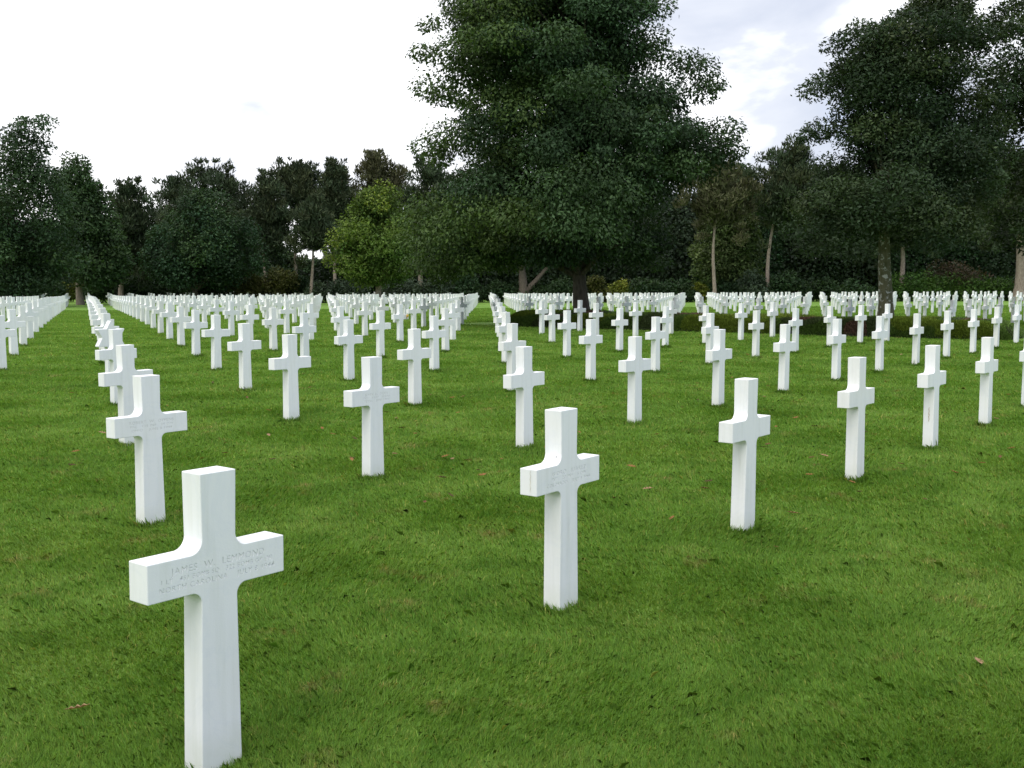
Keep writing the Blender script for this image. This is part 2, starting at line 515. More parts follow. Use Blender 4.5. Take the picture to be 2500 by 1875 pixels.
# ------------------------------------------------------------------ grass blades
def build_grass():
    rng = np.random.default_rng(5)
    # density falls as 1/Y^2, so inverse-CDF sample Y with p(Y) ~ 1/Y
    n = 1900000
    Y = 2.6 * (75 / 2.6) ** rng.random(n)
    hw = Y * .50 + .4
    X = (rng.random(n) * 2 - 1) * hw
    # extra tufts round the feet of the near stones
    ex, ey = [], []
    for (cy, r, j, cx, z, px) in NEAR[:60]:
        k = 620
        side = rng.integers(0, 4, k); t = rng.random(k) * 2 - 1
        a = .081 + rng.random(k) * .03; b = .052 + rng.random(k) * .03
        lx = np.where(side < 2, t * a, np.where(side == 2, -a, a)); ly = np.where(side >= 2, t * b, np.where(side == 0, -b, b))
        ct, st = math.cos(THETA), math.sin(THETA)
        ex.append(cx + lx * ct - ly * st); ey.append(cy + lx * st + ly * ct)
    nb = sum(map(len, ex))
    X = np.concatenate([X] + ex); Y = np.concatenate([Y] + ey); n = len(X)
    tuft = np.zeros(n); tuft[-nb:] = 1
    # keep blades out of the stones
    keep = np.ones(n, bool)
    for (cy, r, j, cx, z, px) in NEAR[:140]:
        m = (abs(X - cx) < .12) & (abs(Y - cy) < .12)
        dx, dy = X[m] - cx, Y[m] - cy
        lx = dx * math.cos(THETA) + dy * math.sin(THETA); ly = -dx * math.sin(THETA) + dy * math.cos(THETA)
        keep[np.where(m)[0][(abs(lx) < .078) & (abs(ly) < .049)]] = False
    rb = ((X - P0[0]) * U[0] + (Y - P0[1]) * U[1]) / (U @ U)
    jb = ((X - P0[0]) * W[0] + (Y - P0[1]) * W[1]) / (W @ W)
    keep &= ~((rb > 13.75) & (rb < 15.1) & (jb < 7.0))
    X, Y, tuft = X[keep], Y[keep], tuft[keep]; n = len(X)
    D = np.maximum(Y, 2.6)
    # soft clumping field
    fld = np.sin(X * 5.1 + 1.3 * np.sin(Y * 3.3)) * np.sin(Y * 4.3 + 1.7 * np.sin(X * 2.9)) + .6 * np.sin(X * 13 + Y * 7.) * np.sin(Y * 11 - X * 5)
    hgt = .027 * (D / 4) ** .25 * (1 + .17 * fld) * rng.uniform(.55, 1.35, n)
    hgt *= 1 + tuft * .95 * rng.random(n)
    long_ = rng.random(n) < .015; hgt[long_] *= 1.7
    wid = .0022 * (D / 4) ** .95 * rng.uniform(.7, 1.3, n)
    ld = 2.2 + 1.4 * np.sin(X * 2.1 + Y * 1.1) + 1.2 * np.sin(Y * 2.7 - X) + rng.normal(0, .9, n)
    lean = np.abs(rng.normal(.55, .35, n)) * (1 - .35 * tuft)
    dirx, diry = np.cos(ld) * np.sin(lean), np.sin(ld) * np.sin(lean)
    az = rng.random(n) * 2 * PI
    bx, by = np.cos(az) * wid, np.sin(az) * wid
    z = ground_z(X, Y) - .003
    base = np.stack([X, Y, z], 1)
    mid = base + np.stack([dirx * hgt * .45, diry * hgt * .45, hgt * .62], 1)
    tip = base + np.stack([dirx * hgt * 1.25, diry * hgt * 1.25, np.cos(lean) * hgt + .002], 1)
    off = np.stack([bx, by, np.zeros(n)], 1)
    V = np.stack([base - off * .6, base + off * .6, mid + off * .5, tip, mid - off * .5], 1).reshape(-1, 3)
    k = np.arange(n)[:, None] * 5
    F = np.concatenate([k + np.array([[0, 1, 2, 3]]), k + np.array([[0, 3, 4, 4]])], 0) if False else None
    me = bpy.data.meshes.new('grass')
    Fi = (np.arange(n)[:, None] * 5 + np.arange(5)[None]).astype(np.int32)
    b = rng.uniform(.75, 1.3, n); dry = rng.random(n) < .035
    col = np.stack([b * rng.uniform(.9, 1.15, n), b, b * rng.uniform(.7, 1.1, n)], 1)
    col[dry] = np.array([2.6, 1.55, 2.2]) * rng.uniform(.6, 1.1, (dry.sum(), 1))
    me = mesh_np('grass', V, Fi, np.repeat(col, 5, axis=0))
    o = link('grass', me, blade_mat())
    tag(o, 'short green lawn grass growing between the crosses', 'grass', kind='stuff')
build_grass()

# ------------------------------------------------------------------ foliage
def crown_cloud(clumps, n, L, asp, base, rng, droop=.3, up=0.0, spread=.18, tipcol=None, flat=.75, inner=.25, needle=False):
    """clumps: array (k,5): x,y,z,radius,tint"""
    k = len(clumps)
    w = clumps[:, 3] ** 1.5; idx = rng.choice(k, n, p=w / w.sum())
    c = clumps[idx]
    d = norm(rng.normal(0, 1, (n, 3)))
    rad = c[:, 3] * np.where(rng.random(n) < inner, rng.random(n) ** .5, rng.uniform(.8, 1.08, n))
    P = c[:, :3] + d * rad[:, None] * np.array([1, 1, flat])
    P += rng.normal(0, 1, (n, 3)) * c[:, 3:4] * .10
    Nn = norm(d + np.array([0, 0, .55]) + rng.normal(0, .55, (n, 3)))
    if needle:
        T = norm(d * .8 + np.array([0, 0, .9]) + rng.normal(0, .5, (n, 3)))
    else:
        T = norm(d * np.array([1, 1, .4]) + rng.normal(0, .7, (n, 3)) + np.array([0, 0, -droop + up]))
    LL = L * rng.uniform(.65, 1.3, n); WW = LL * asp * rng.uniform(.8, 1.2, n)
    b = rng.uniform(1 - spread * 1.6, 1 + spread * 1.6, n) * c[:, 4]
    col = np.array(base)[None] * b[:, None]
    if tipcol is not None:
        # leaves of some clumps carry the younger, yellower colour
        f = np.clip(c[:, 5], 0, 1) * rng.uniform(.4, 1, n)
        col = col * (1 - f[:, None]) + np.array(tipcol)[None] * b[:, None] * f[:, None]
    return leaf_arrays(P, T, Nn, LL, WW, col)

def profile_clumps(prof, Y, k, rng, rmin, rmax, shell=.6, depth=.9, tipf=None, xlean=0, lumps=None):
    """clumps inside a body of revolution whose outline in metres comes from prof rows (y px, xl px, xr px)"""
    prof = sorted(prof); prof = [(y, (a + b) / 2 + (a - b) / 2 * 1.05, (a + b) / 2 + (b - a) / 2 * 1.05) for y, a, b in prof]
    ys = np.array([p[0] for p in prof], float)
    zz = np.array([zof(p[0], Y) for p in prof]); xl = np.array([at(p[1], Y, zof(p[0], Y)) for p in prof]); xr = np.array([at(p[2], Y, zof(p[0], Y)) for p in prof])
    o = np.argsort(zz); zz, xl, xr = zz[o], xl[o], xr[o]
    out = []
    zs = np.linspace(zz[0], zz[-1], 400); hwv = np.interp(zs, zz, (xr - xl) / 2)
    p = np.maximum(hwv, .05) ** 1.25; p /= p.sum()
    hmax = hwv.max()
    for i in range(k):
        z = rng.choice(zs, p=p)
        hw = np.interp(z, zz, (xr - xl) / 2); cx = np.interp(z, zz, (xr + xl) / 2)
        r = rng.uniform(rmin, rmax); r = min(r, max(hw * .8, rmin * .6))
        rho = max(hw - r * .75, 0) * (rng.uniform(shell, 1.0) if rng.random() < .82 else rng.random() * shell)
        a = rng.random() * 2 * PI
        zc = min(max(z, zz[0] + r * .3), zz[-1] - r * .4)
        t = rng.uniform(.58, 1.42)
        f = 0.0 if tipf is None else tipf(cx + rho * math.cos(a), math.sin(a), (zc - zz[0]) / (zz[-1] - zz[0]), rng)
        out.append((cx + rho * math.cos(a), Y + rho * math.sin(a) * depth, zc, r, t, f))
    return np.array(out)

def build_tree(name, label, kind, Y, prof, trunk, base, tip=None, n=6000, k=50, rr=(.9, 1.9), L=.42, seed=1, bark=None, cat='tree', group=None,
               asp=.55, tr=.25, tipf=None, shell=.6, limbs=10, mat=None, flat=.75, needle=False, tseg=10, extra=None, spread=.18, droop=.3, inner=.25, lean=0.0, tmin=.15, lf=.5):
    rng = np.random.default_rng(seed)
    cl = profile_clumps(prof, Y, k, rng, rr[0], rr[1], shell, tipf=tipf)
    if extra is not None: cl = np.concatenate([cl, np.array(extra)])
    tx = at(trunk, Y, 1.0); gz = float(ground_z(tx, Y))
    root = empty(name, (tx, Y, gz)); tag(root, label, cat, group)
    org = np.array([tx, Y, gz])
    V, F, col = crown_cloud(cl, n, L, asp, base, rng, tipcol=tip, flat=flat, needle=needle, spread=spread, droop=droop, inner=inner)
    link('crown', mesh_np('crown', V - org, F, col), mat or LEAF, root)
    zt = cl[:, 2].max(); topi = cl[:, 2].argmax(); ztop = zt - .2 * (zt - gz)
    ccx = cl[:, 0].mean() * .5 + tx * .5
    hgt = ztop - gz
    path = []; rad = []
    for i in range(9):
        t = i / 8
        path.append((tx + (ccx - tx) * t ** 2 + lean * t * (1 - t) + (math.sin(t * 7 + seed) * .012 * hgt), Y + math.cos(t * 5 + seed) * .01 * hgt, gz - .1 + hgt * t))
        flare = 1 + .35 * max(0, 1 - t * 16)
        rad.append(tr * (1 - .8 * t) * flare)
    parts = [tube(path, rad, tseg, .04)]
    path = np.array(path)
    idx = rng.choice(min(k, len(cl)), min(limbs, k), replace=False)
    for i in idx:
        c = cl[i, :3]
        t0 = np.clip((c[2] - gz) / hgt - .22, tmin, .95)
        s = np.array([np.interp(t0, np.linspace(0, 1, 9), path[:, a]) for a in range(3)])
        if c[2] < s[2]: c = c + np.array([0, 0, .2])
        m = (s + c) / 2 + np.array([0, 0, .12 * np.linalg.norm(c - s)])
        r0 = tr * (1 - .8 * t0) * lf
        parts.append(tube([s, s * .6 + m * .4, m, m * .4 + c * .6, c], [r0, r0 * .8, r0 * .6, r0 * .4, r0 * .15], 6, .03))
    TV, TF = merge(parts)
    link('trunk', mesh_np('trunk', TV - org, TF, smooth=True), bark or BARK_DARK, root)
    return root

# ---- the big tree in the middle
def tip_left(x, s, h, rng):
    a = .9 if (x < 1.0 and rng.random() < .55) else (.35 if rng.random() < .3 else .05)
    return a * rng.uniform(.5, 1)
Yc = 39.3
prof_c = [(-300, 1300, 1420), (-230, 1230, 1480), (-150, 1165, 1540), (-60, 1105, 1585), (0, 1080, 1605), (60, 1066, 1600), (120, 1050, 1600), (180, 1048, 1600), (215, 1050, 1650),
          (260, 1085, 1680), (310, 1075, 1735), (350, 1052, 1775), (400, 1060, 1770), (440, 1080, 1720), (500, 1040, 1665), (560, 1022, 1640),
          (600, 1025, 1625), (632, 1060, 1590)]
ext = []
for (px, py, dy, r) in [(1055, 215, -1, .75), (1035, 130, 0, .55), (1050, 60, .5, .5), (1075, 235, -1.5, .6), (1700, 165, -.5, .8), (1712, 225, -.6, .7), (1735, 205, 0, .6), (1670, 150, 0, .7), (1765, 320, -.6, .8), (1785, 365, -.4, .6), (1740, 350, -.9, .8), (1770, 385, 0, .6),
                        (1050, 360, -1, .7), (1070, 385, -1, .6), (1105, 330, -2, .9), (1110, 350, -1, .8), (1035, 540, -1, .9), (1022, 590, -.5, .8), (1025, 650, 0, .7), (1060, 600, -2, .9), (1045, 640, .5, .6), (1070, 650, -1.5, .6), (1110, 655, -1, .7), (1150, 640, -2, .7), (1080, 675, 0, .5), (1190, 640, 0, .7), (1560, 620, 0, .7), (1600, 640, 1, .6), (1240, 640, 1.5, .7), (1100, 560, -2.6, 1.0), (1150, 520, -3, 1.0), (1060, 500, -1.5, .9),
                        (1600, 20, -1, .7), (1590, 90, -1, .7), (1600, 130, -1, .6), (1170, 95, -3, .8), (1240, 90, -3.2, .8), (1360, 90, -3.5, .9), (1450, 200, -4, .9), (1390, 210, -4, .8), (1440, 430, -4.8, 1.1), (1340, 460, -4.8, 1.1), (1500, 480, -4.6, 1.1), (1380, 540, -5, 1.1), (1460, 560, -4.8, 1.0), (1270, 530, -4.5, 1.0)]:
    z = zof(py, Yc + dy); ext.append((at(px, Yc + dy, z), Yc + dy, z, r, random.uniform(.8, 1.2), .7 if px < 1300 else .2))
build_tree('broadleaf_tree', 'tall dense dark green tree with drooping leaves standing in the middle of the field', 'b', Yc, prof_c, 1421,
           (.031, .062, .027), (.085, .130, .026), n=330000, k=440, rr=(.45, 1.35), L=.135, seed=3, bark=BARK_DARK, tr=.27, tipf=tip_left, shell=.5, limbs=70,
           flat=.52, tseg=16, extra=ext, asp=.5, droop=.75, inner=.3, spread=.22)

# ---- the right-hand near tree
Yr = 33.4
prof_r = [(-60, 2270, 2350), (0, 2225, 2370), (40, 2180, 2380), (80, 2085, 2430), (112, 2030, 2470), (150, 2022, 2385), (185, 2005, 2440), (240, 1985, 2450), (280, 2030, 2430),
          (320, 1990, 2430), (370, 2010, 2430), (420, 1970, 2430), (480, 1945, 2440), (530, 1950, 2420), (565, 1970, 2390), (592, 2040, 2330)]
ext = []
for (px, py, dy, r) in [(2212, 40, 0, .35), (2185, 62, 0, .4), (2150, 75, 0, .35), (2100, 70, 0, .45), (2065, 95, 0, .45), (2030, 115, 0, .35), (2240, 30, 0, .4), (1985, 222, 0, .5), (2005, 205, 0, .5), (1990, 325, 0, .5), (1975, 335, 0, .35), (2010, 315, 0, .5), (2330, 15, 0, .5), (2350, 30, 0, .4),
                        (1960, 560, -1, .7), (1990, 600, -1, .6), (2080, 600, -2, .7), (2130, 520, -2.5, .8), (2050, 470, -2, .8), (2200, 450, -3, .9), (2260, 520, -3, .9), (2290, 590, -2, .7), (2340, 560, -2, .7), (2395, 85, 0, .45), (2425, 105, 0, .5), (2450, 80, 0, .5), (2420, 190, 0, .5), (2400, 240, 0, .6), (2440, 230, 0, .6), (2395, 290, 0, .6), (2430, 300, 0, .6), (2400, 350, 0, .6), (2440, 380, 0, .6), (2410, 430, 0, .6), (2480, 60, 0, .5), (2360, 110, 0, .4)]:
    z = zof(py, Yr + dy); ext.append((at(px, Yr + dy, z), Yr + dy, z, r, random.uniform(.8, 1.2), random.uniform(0, .4)))
build_tree('oak_tree', 'oak with lichen spotted trunk rising from the heather bed on the right', 'b', Yr, prof_r, 2156,
           (.029, .053, .025), (.080, .090, .024), n=145000, k=240, rr=(.4, .9), L=.12, seed=8, bark=BARK_MOSS, tr=.235, shell=.55, limbs=60, tmin=.42,
           flat=.58, tseg=18, extra=ext, asp=.42, droop=.1, tipf=lambda x, s, h, r: .5 * r.random() ** 2, spread=.24)
# ---- crown of the tree whose trunk stands beyond the right edge
Ye = 37.5
prof_e = [(-260, 2620, 2800), (-150, 2520, 2900), (-60, 2480, 2950), (0, 2440, 2960), (60, 2400, 2980), (110, 2390, 3000), (160, 2420, 3000), (230, 2390, 3000), (330, 2395, 3000), (430, 2380, 3000), (520, 2370, 2980), (590, 2410, 2950)]
build_tree('oak_tree', 'dark tree reaching in from the right edge beside the oak', 'b', Ye, prof_e, 2700, (.027, .048, .021), (.075, .085, .022),
           n=120000, k=180, rr=(.5, 1.05), L=.15, seed=15, bark=BARK_GREY, tr=.28, shell=.5, limbs=40, flat=.6, asp=.45, droop=.1, tipf=lambda x, s, h, r: .4 * r.random() ** 2, spread=.22)

# ---- trees along the edge of the wood
G = 'trees along the far edge of the field'
DK = (.038, .070, .033); PN = (.042, .064, .033); BR = (.072, .076, .038); YG = (.062, .115, .022); MD = (.042, .080, .031)
def B(label, Y, prof, trunk, base=DK, tip=(.05, .08, .02), n=9000, k=46, seed=1, rr=(1.2, 2.4), L=.40, **kw):
    n = int(n * 2.7); k = int(k * 1.5); L *= .78
    rg = random.Random(seed * 17); ex = []
    for q in range(36):
        i = rg.randrange(len(prof) - 1); t = rg.random(); y, a, b = [prof[i][m] * (1 - t) + prof[i + 1][m] * t for m in range(3)]
        if y > 670: continue
        sd = rg.choice([-1, 1]); px_ = (a + b) / 2 + sd * ((b - a) / 2 + rg.uniform(-16, 7)); dy = rg.uniform(-1.5, 1.5); z = zof(y, Y + dy)
        ex.append((at(px_, Y + dy, z), Y + dy, z, rg.uniform(.4, .9), rg.uniform(.75, 1.3), rg.random() ** 2 * (1.0 if sd < 0 else .5)))
    kw.setdefault('extra', ex)
    build_tree('broadleaf_tree', label, 'b', Y, prof, trunk, base, tip, n=n, k=k, rr=rr, L=L, seed=seed, group=G, tipf=lambda x, s, h, r: .7 * r.random() ** 2, bark=kw.pop('bark', BARK_DARK), tr=kw.pop('tr', .30), limbs=kw.pop('limbs', 14), **kw)
def P(label, Y, prof, trunk, base=PN, n=6500, k=44, seed=1, rr=(.6, 1.35), tr=.22, L=.55, **kw):
    n = int(n * 2.2); k = int(k * 1.9); L *= .9
    rg = random.Random(seed * 13); c0 = [(a + b) / 2 for _, a, b in prof]
    prof = [(y - 6, c + (a - c) * 1.24, c + (b - c) * 1.24) for (y, a, b), c in zip(prof, c0)]
    # loose outlying tufts so that the outline breaks up
    ex = []
    for q in range(34):
        y, a, b = rg.choice(prof); t = rg.choice([-1, 1]) * rg.uniform(.75, 1.3); px_ = (a + b) / 2 + (b - a) / 2 * t; yy = y + rg.uniform(-14, 50)
        dy = rg.uniform(-2, 2); z = zof(yy, Y + dy); ex.append((at(px_, Y + dy, z), Y + dy, z, rg.uniform(.3, .75), rg.uniform(.7, 1.3), rg.random() * .5))
    for q in range(22):
        y, a, b = prof[rg.choice([0, 0, 1])]; px_ = rg.uniform(a - 8, b + 8); z = zof(y + rg.uniform(-20, 12), Y); ex.append((at(px_, Y, z), Y + rg.uniform(-1, 1), z, rg.uniform(.15, .38), rg.uniform(.8, 1.2), .3))
    kw['extra'] = ex
    build_tree('pine_tree', label, 'p', Y, prof, trunk, base, (.06, .055, .02), n=n, k=k, rr=rr, L=L, asp=.24, seed=seed, group=G, needle=True, mat=NEEDLE, flat=.7, shell=.35, tmin=.62, lf=.16,
               tipf=lambda x, s, h, r: .6 * r.random() ** 2, bark=BARK_PINE, tr=tr, limbs=30, inner=.45, **kw)

B('tallest broadleaf tree at the far left edge of the wood', 88, [(285, 70, 100), (320, 25, 115), (370, -25, 128), (430, -80, 140), (500, -120, 165), (600, -130, 195), (670, -120, 190), (712, -60, 120)], 30, n=16000, k=90, seed=21, rr=(.9, 1.9), L=.33)
B('conical dark tree with spiky top right of the leftmost tree', 98, [(385, 176, 190), (415, 150, 212), (455, 140, 240), (500, 140, 262), (560, 150, 288), (620, 160, 310), (685, 175, 300)], 196, base=MD, n=11000, k=60, seed=22, rr=(.8, 1.9), bark=BARK_PINE)
P('slim dark pine left of the notch of sky', 106, [(462, 300, 335), (490, 285, 352), (530, 280, 366), (570, 278, 374), (620, 285, 362), (670, 300, 345)], 297, seed=23, tr=.27)
P('wide domed pine behind the rounded broadleaf tree', 118, [(415, 478, 552), (440, 430, 592), (480, 388, 612), (520, 376, 622), (570, 378, 622), (640, 410, 600)], 500, n=11000, k=80, seed=24)
B('rounded dark broadleaf tree with a low skirt of branches', 104, [(470, 480, 520), (500, 435, 572), (540, 402, 600), (580, 372, 622), (620, 358, 640), (660, 350, 628), (692, 385, 560)], 474, base=(.022, .050, .024), n=13000, k=75, seed=25, rr=(.9, 1.9), L=.34)
P('dark pine just left of the bright gap', 116, [(440, 640, 662), (470, 620, 690), (520, 604, 700), (565, 606, 704), (600, 625, 690), (640, 640, 670)], 646, seed=26)
P('tall pine with bare stem against the sky gap', 121, [(413, 695, 755), (440, 676, 774), (480, 670, 784), (515, 690, 778), (535, 705, 750)], 725, seed=27, n=7500)
P('slender pine between the bright gap and the brownish pine', 117, [(410, 808, 830), (445, 790, 845), (490, 784, 852), (530, 790, 845), (550, 800, 830)], 821, seed=28)
P('short pine with straight trunk under the sky gap', 106, [(500, 745, 775), (530, 738, 800), (570, 732, 815), (605, 745, 800)], 762, seed=29, n=5000, k=34, tr=.19)
P('brownish open pine left of the big central tree', 119, [(388, 905, 925), (418, 872, 972), (460, 860, 1002), (520, 868, 1000), (600, 885, 1000)], 950, base=BR, seed=30, n=8500, k=60)
YGX = [(at(px, 97, zof(py, 97)), 97 + dy, zof(py, 97), r, t, f) for px, py, dy, r, t, f in [(818, 612, 0, 1.2, 1.1, .9), (832, 580, -1, 1.2, 1.2, 1), (812, 640, 0, .9, 1.1, .8), (848, 545, 0, 1.0, 1, .4), (870, 512, 0, .9, 1.1, .4), (900, 480, 0, 1.0, 1.2, .7), (935, 462, 0, 1.1, 1.2, .9), (962, 474, 0, .9, 1, .5), (985, 520, 0, 1.1, .9, .3), (930, 500, -2, 1.0, 1.3, 1), (880, 560, -3, 1.3, 1.2, .6), (935, 600, -4, 1.4, 1.1, .3), (980, 560, -3, 1.2, 1.1, .4), (870, 650, -4, 1.3, 1.0, .5)]]
B('yellow green broadleaf tree left of the big tree', 98, [(465, 905, 955), (495, 865, 985), (545, 842, 1000), (600, 806, 1012), (645, 812, 1012), (685, 855, 985)], 922, base=YG, extra=YGX, tip=(.13, .16, .022), n=14000, k=85, seed=31, rr=(.8, 1.6), L=.32, bark=BARK_PINE)
P('dark pine half hidden behind the left of the central tree', 115, [(405, 1025, 1070), (440, 1003, 1105), (500, 998, 1130), (560, 1000, 1140), (640, 1010, 1120)], 1023, seed=32, n=8000, k=60, tr=.3)
P('brown topped pine on a thin bare trunk right of the big tree', 104, [(405, 1715, 1775), (430, 1695, 1805), (470, 1688, 1828), (515, 1705, 1822), (545, 1725, 1800)], 1742, base=BR, seed=33, n=8000, k=56, tr=.2)
P('tall pine on a thin leaning trunk left of the oak', 108, [(360, 1930, 1955), (392, 1888, 1985), (430, 1856, 2002), (480, 1838, 2012), (535, 1850, 2005), (560, 1880, 1980)], 1874, seed=34, n=10000, k=75, tr=.22)
B('small tree top between the two thin trunked pines', 124, [(398, 1805, 1818), (430, 1786, 1842), (490, 1768, 1856), (560, 1760, 1870)], 1812, base=MD, seed=35, n=6000, rr=(.7, 1.6))
B('pale green feathery tree behind the first thin trunked pine', 113, [(495, 1778, 1796), (530, 1742, 1832), (580, 1712, 1852), (630, 1690, 1850), (690, 1690, 1850)], 1770, base=(.06, .095, .030), tip=(.10, .12, .04), seed=36, n=9000)
P('pine with thick pale trunk seen right of the oak trunk', 108, [(420, 2160, 2240), (480, 2120, 2290), (560, 2120, 2290), (610, 2150, 2260)], 2200, seed=37, tr=.30, n=7000)
P('double pale trunked pine at the right edge', 104, [(380, 2440, 2540), (460, 2400, 2580), (540, 2410, 2580), (575, 2440, 2560)], 2487, seed=38, tr=.55, n=7000)
bgr = random.Random(4)
for i, (px, top, w) in enumerate([(-40, 520, 130), (110, 545, 110), (230, 520, 110), (318, 560, 70), (425, 510, 120), (500, 470, 150), (580, 490, 120), (640, 540, 80), (700, 620, 60), (770, 640, 60), (850, 500, 90), (905, 460, 120), (985, 480, 120), (1090, 450, 120), (1200, 500, 130), (1330, 480, 140), (1460, 470, 130), (1580, 455, 120),
                                  (1665, 430, 110), (1735, 470, 110), (1840, 455, 100), (1925, 430, 120), (2020, 430, 120), (2110, 430, 130), (2215, 420, 130), (2320, 420, 130), (2420, 420, 130), (2520, 410, 140)]):
    Yb = 131 + bgr.uniform(-4, 7)
    h = 700 - top
    B('dark tree standing deeper in the wood, %s from the left of the back row' % ORD[i + 1], Yb, [(top, px - w * .2, px + w * .2), (top + h * .2, px - w * .5, px + w * .5), (top + h * .5, px - w * .65, px + w * .65), (top + h * .8, px - w * .7, px + w * .7), (705, px - w * .55, px + w * .55)],
      px, base=tuple(c * bgr.uniform(.75, 1.1) for c in DK), seed=50 + i, n=6000, k=40, rr=(1.6, 3.0), L=.5)

# ---- shrubs at the foot of the wood
SG = 'shrubs along the foot of the wood'
def shrub(label, px, w, top, Y, base, seed, n=2600, L=.30, tip=None):
    rng = np.random.default_rng(seed)
    x = at(px, Y, .5); gz = float(ground_z(x, Y)); hw = w / 2 * Y / FPX; zt = zof(top, Y)
    k = 16
    cl = []
    for i in range(k):
        a = rng.random() * 2 * PI; rho = hw * rng.random() ** .5 * .8
        r = rng.uniform(.28, .5) * min(hw, (zt - gz))
        hh = gz + (zt - gz - r * .6) * (1 - .6 * (rho / hw) ** 2) * rng.uniform(.35, 1)
        cl.append((x + rho * math.cos(a), Y + rho * math.sin(a) * .8, hh, r, rng.uniform(.75, 1.25), rng.random()))
    cl = np.array(cl)
    V, F, col = crown_cloud(cl, n, L, .5, base, rng, tipcol=tip, flat=.9, up=.5, inner=.35)
    V[:, 2] = np.maximum(V[:, 2], gz + .02)
    root = empty('shrub', (x, Y, gz)); tag(root, label, 'shrub', SG); org = np.array([x, Y, gz])
    link('foliage', mesh_np('foliage', V - org, F, col), SHRUB, root)
    st = [tube([(x + .2 * q, Y, gz - .05), (x + .35 * q, Y + .1, (gz + zt) / 2), (x + .8 * hw * q * .5, Y, gz + (zt - gz) * .8)], [.06, .04, .015], 5) for q in (-1, 0, 1)]
    SV, SF = merge(st); link('stem', mesh_np('stem', SV - org, SF), BARK_DARK, root)

DG = (.020, .044, .018); GG = (.045, .075, .040)
SH = [(-40, 110, 660, 'dark shrub'), (40, 90, 668, 'dark shrub'), (120, 80, 672, 'dark shrub'), (172, 60, 684, 'yellow green low shrub'), (245, 80, 676, 'dark shrub'), (335, 90, 680, 'dark shrub'),
      (420, 80, 690, 'dark shrub'), (520, 80, 668, 'dark shrub'), (600, 80, 660, 'olive shrub'), (672, 100, 640, 'olive shrub'), (730, 80, 655, 'dark shrub'), (800, 90, 672, 'grey green shrub'), (862, 80, 680, 'grey green shrub'), (975, 100, 676, 'grey green shrub'),
      (1060, 90, 665, 'grey green shrub'), (1130, 90, 660, 'dark shrub'), (1215, 80, 680, 'dark shrub'), (1290, 90, 684, 'dark shrub'), (1370, 90, 672, 'dark shrub'), (1455, 60, 672, 'olive shrub'), (1510, 80, 684, 'bright yellow green shrub'), (1580, 90, 668, 'dark shrub'),
      (1655, 80, 676, 'dark shrub'), (1705, 44, 688, 'bright yellow green shrub'), (1790, 110, 680, 'dark shrub'), (1842, 70, 654, 'grey green shrub'), (1915, 100, 664, 'dark shrub'), (2000, 90, 676, 'dark shrub'), (2080, 100, 680, 'dark shrub'), (2225, 130, 660, 'bright green hedge like shrub'),
      (2290, 100, 664, 'bright green hedge like shrub'), (2335, 130, 622, 'reddish brown leaved bush'), (2420, 120, 660, 'bright green hedge like shrub'), (2490, 90, 672, 'olive shrub')]
TINT = {'dark shrub': (DG, (.035, .06, .02)), 'yellow green low shrub': ((.06, .085, .02), (.11, .12, .02)), 'olive shrub': ((.045, .055, .016), (.08, .08, .02)), 'grey green shrub': ((.040, .062, .038), (.06, .085, .05)),
        'bright yellow green shrub': ((.10, .13, .02), (.19, .19, .02)), 'bright green hedge like shrub': ((.032, .075, .014), (.06, .11, .02)), 'reddish brown leaved bush': ((.040, .050, .024), (.10, .055, .04))}
cnt = {}
for i, (px, w, top, kind) in enumerate(SH):
    cnt[kind] = cnt.get(kind, 0) + 1
    tot = sum(1 for s in SH if s[3] == kind)
    lab = kind + ' at the wood edge' + ('' if tot == 1 else ', %s such from the left' % ORD[cnt[kind]])
    shrub(lab, px, w * 1.15, top, 106 + (i * 37 % 7) * .7, TINT[kind][0], 200 + i, tip=TINT[kind][1], n=3200 if w > 85 else 2200)

# ---- leaning pale trunk behind the central tree
def leaning():
    Y = 109; x = at(1276, Y, 0); gz = float(ground_z(x, Y)); org = np.array([x, Y, gz])
    root = empty('leaning_tree', (x, Y, gz)); tag(root, 'leaning forked pale trunk seen left of the big tree trunk', 'tree')
    a = tube([(x, Y, gz - .1), (x + .05, Y, gz + 1.5), (x - .1, Y, gz + 3.6)], [.55, .45, .3], 10, .05)
    b = tube([(x + .1, Y, gz + .8), (x + 1.2, Y, gz + 2.0), (x + 2.4, Y, gz + 3.4)], [.34, .24, .16], 8, .05)
    V, F = merge([a, b]); link('trunk', mesh_np('trunk', V - org, F, smooth=True), bark_mat('brown_bark', (.07, .055, .04), (.15, .12, .09)), root)
    rng = np.random.default_rng(3)
    cl = np.array([(x + rng.uniform(-3, 4), Y + rng.uniform(-1.5, 2), gz + rng.uniform(4, 7), rng.uniform(.9, 1.6), rng.uniform(.8, 1.2), .2) for _ in range(22)])
    V, F, col = crown_cloud(cl, 5000, .36, .55, DK, rng); link('crown', mesh_np('crown', V - org, F, col), LEAF, root)
leaning()

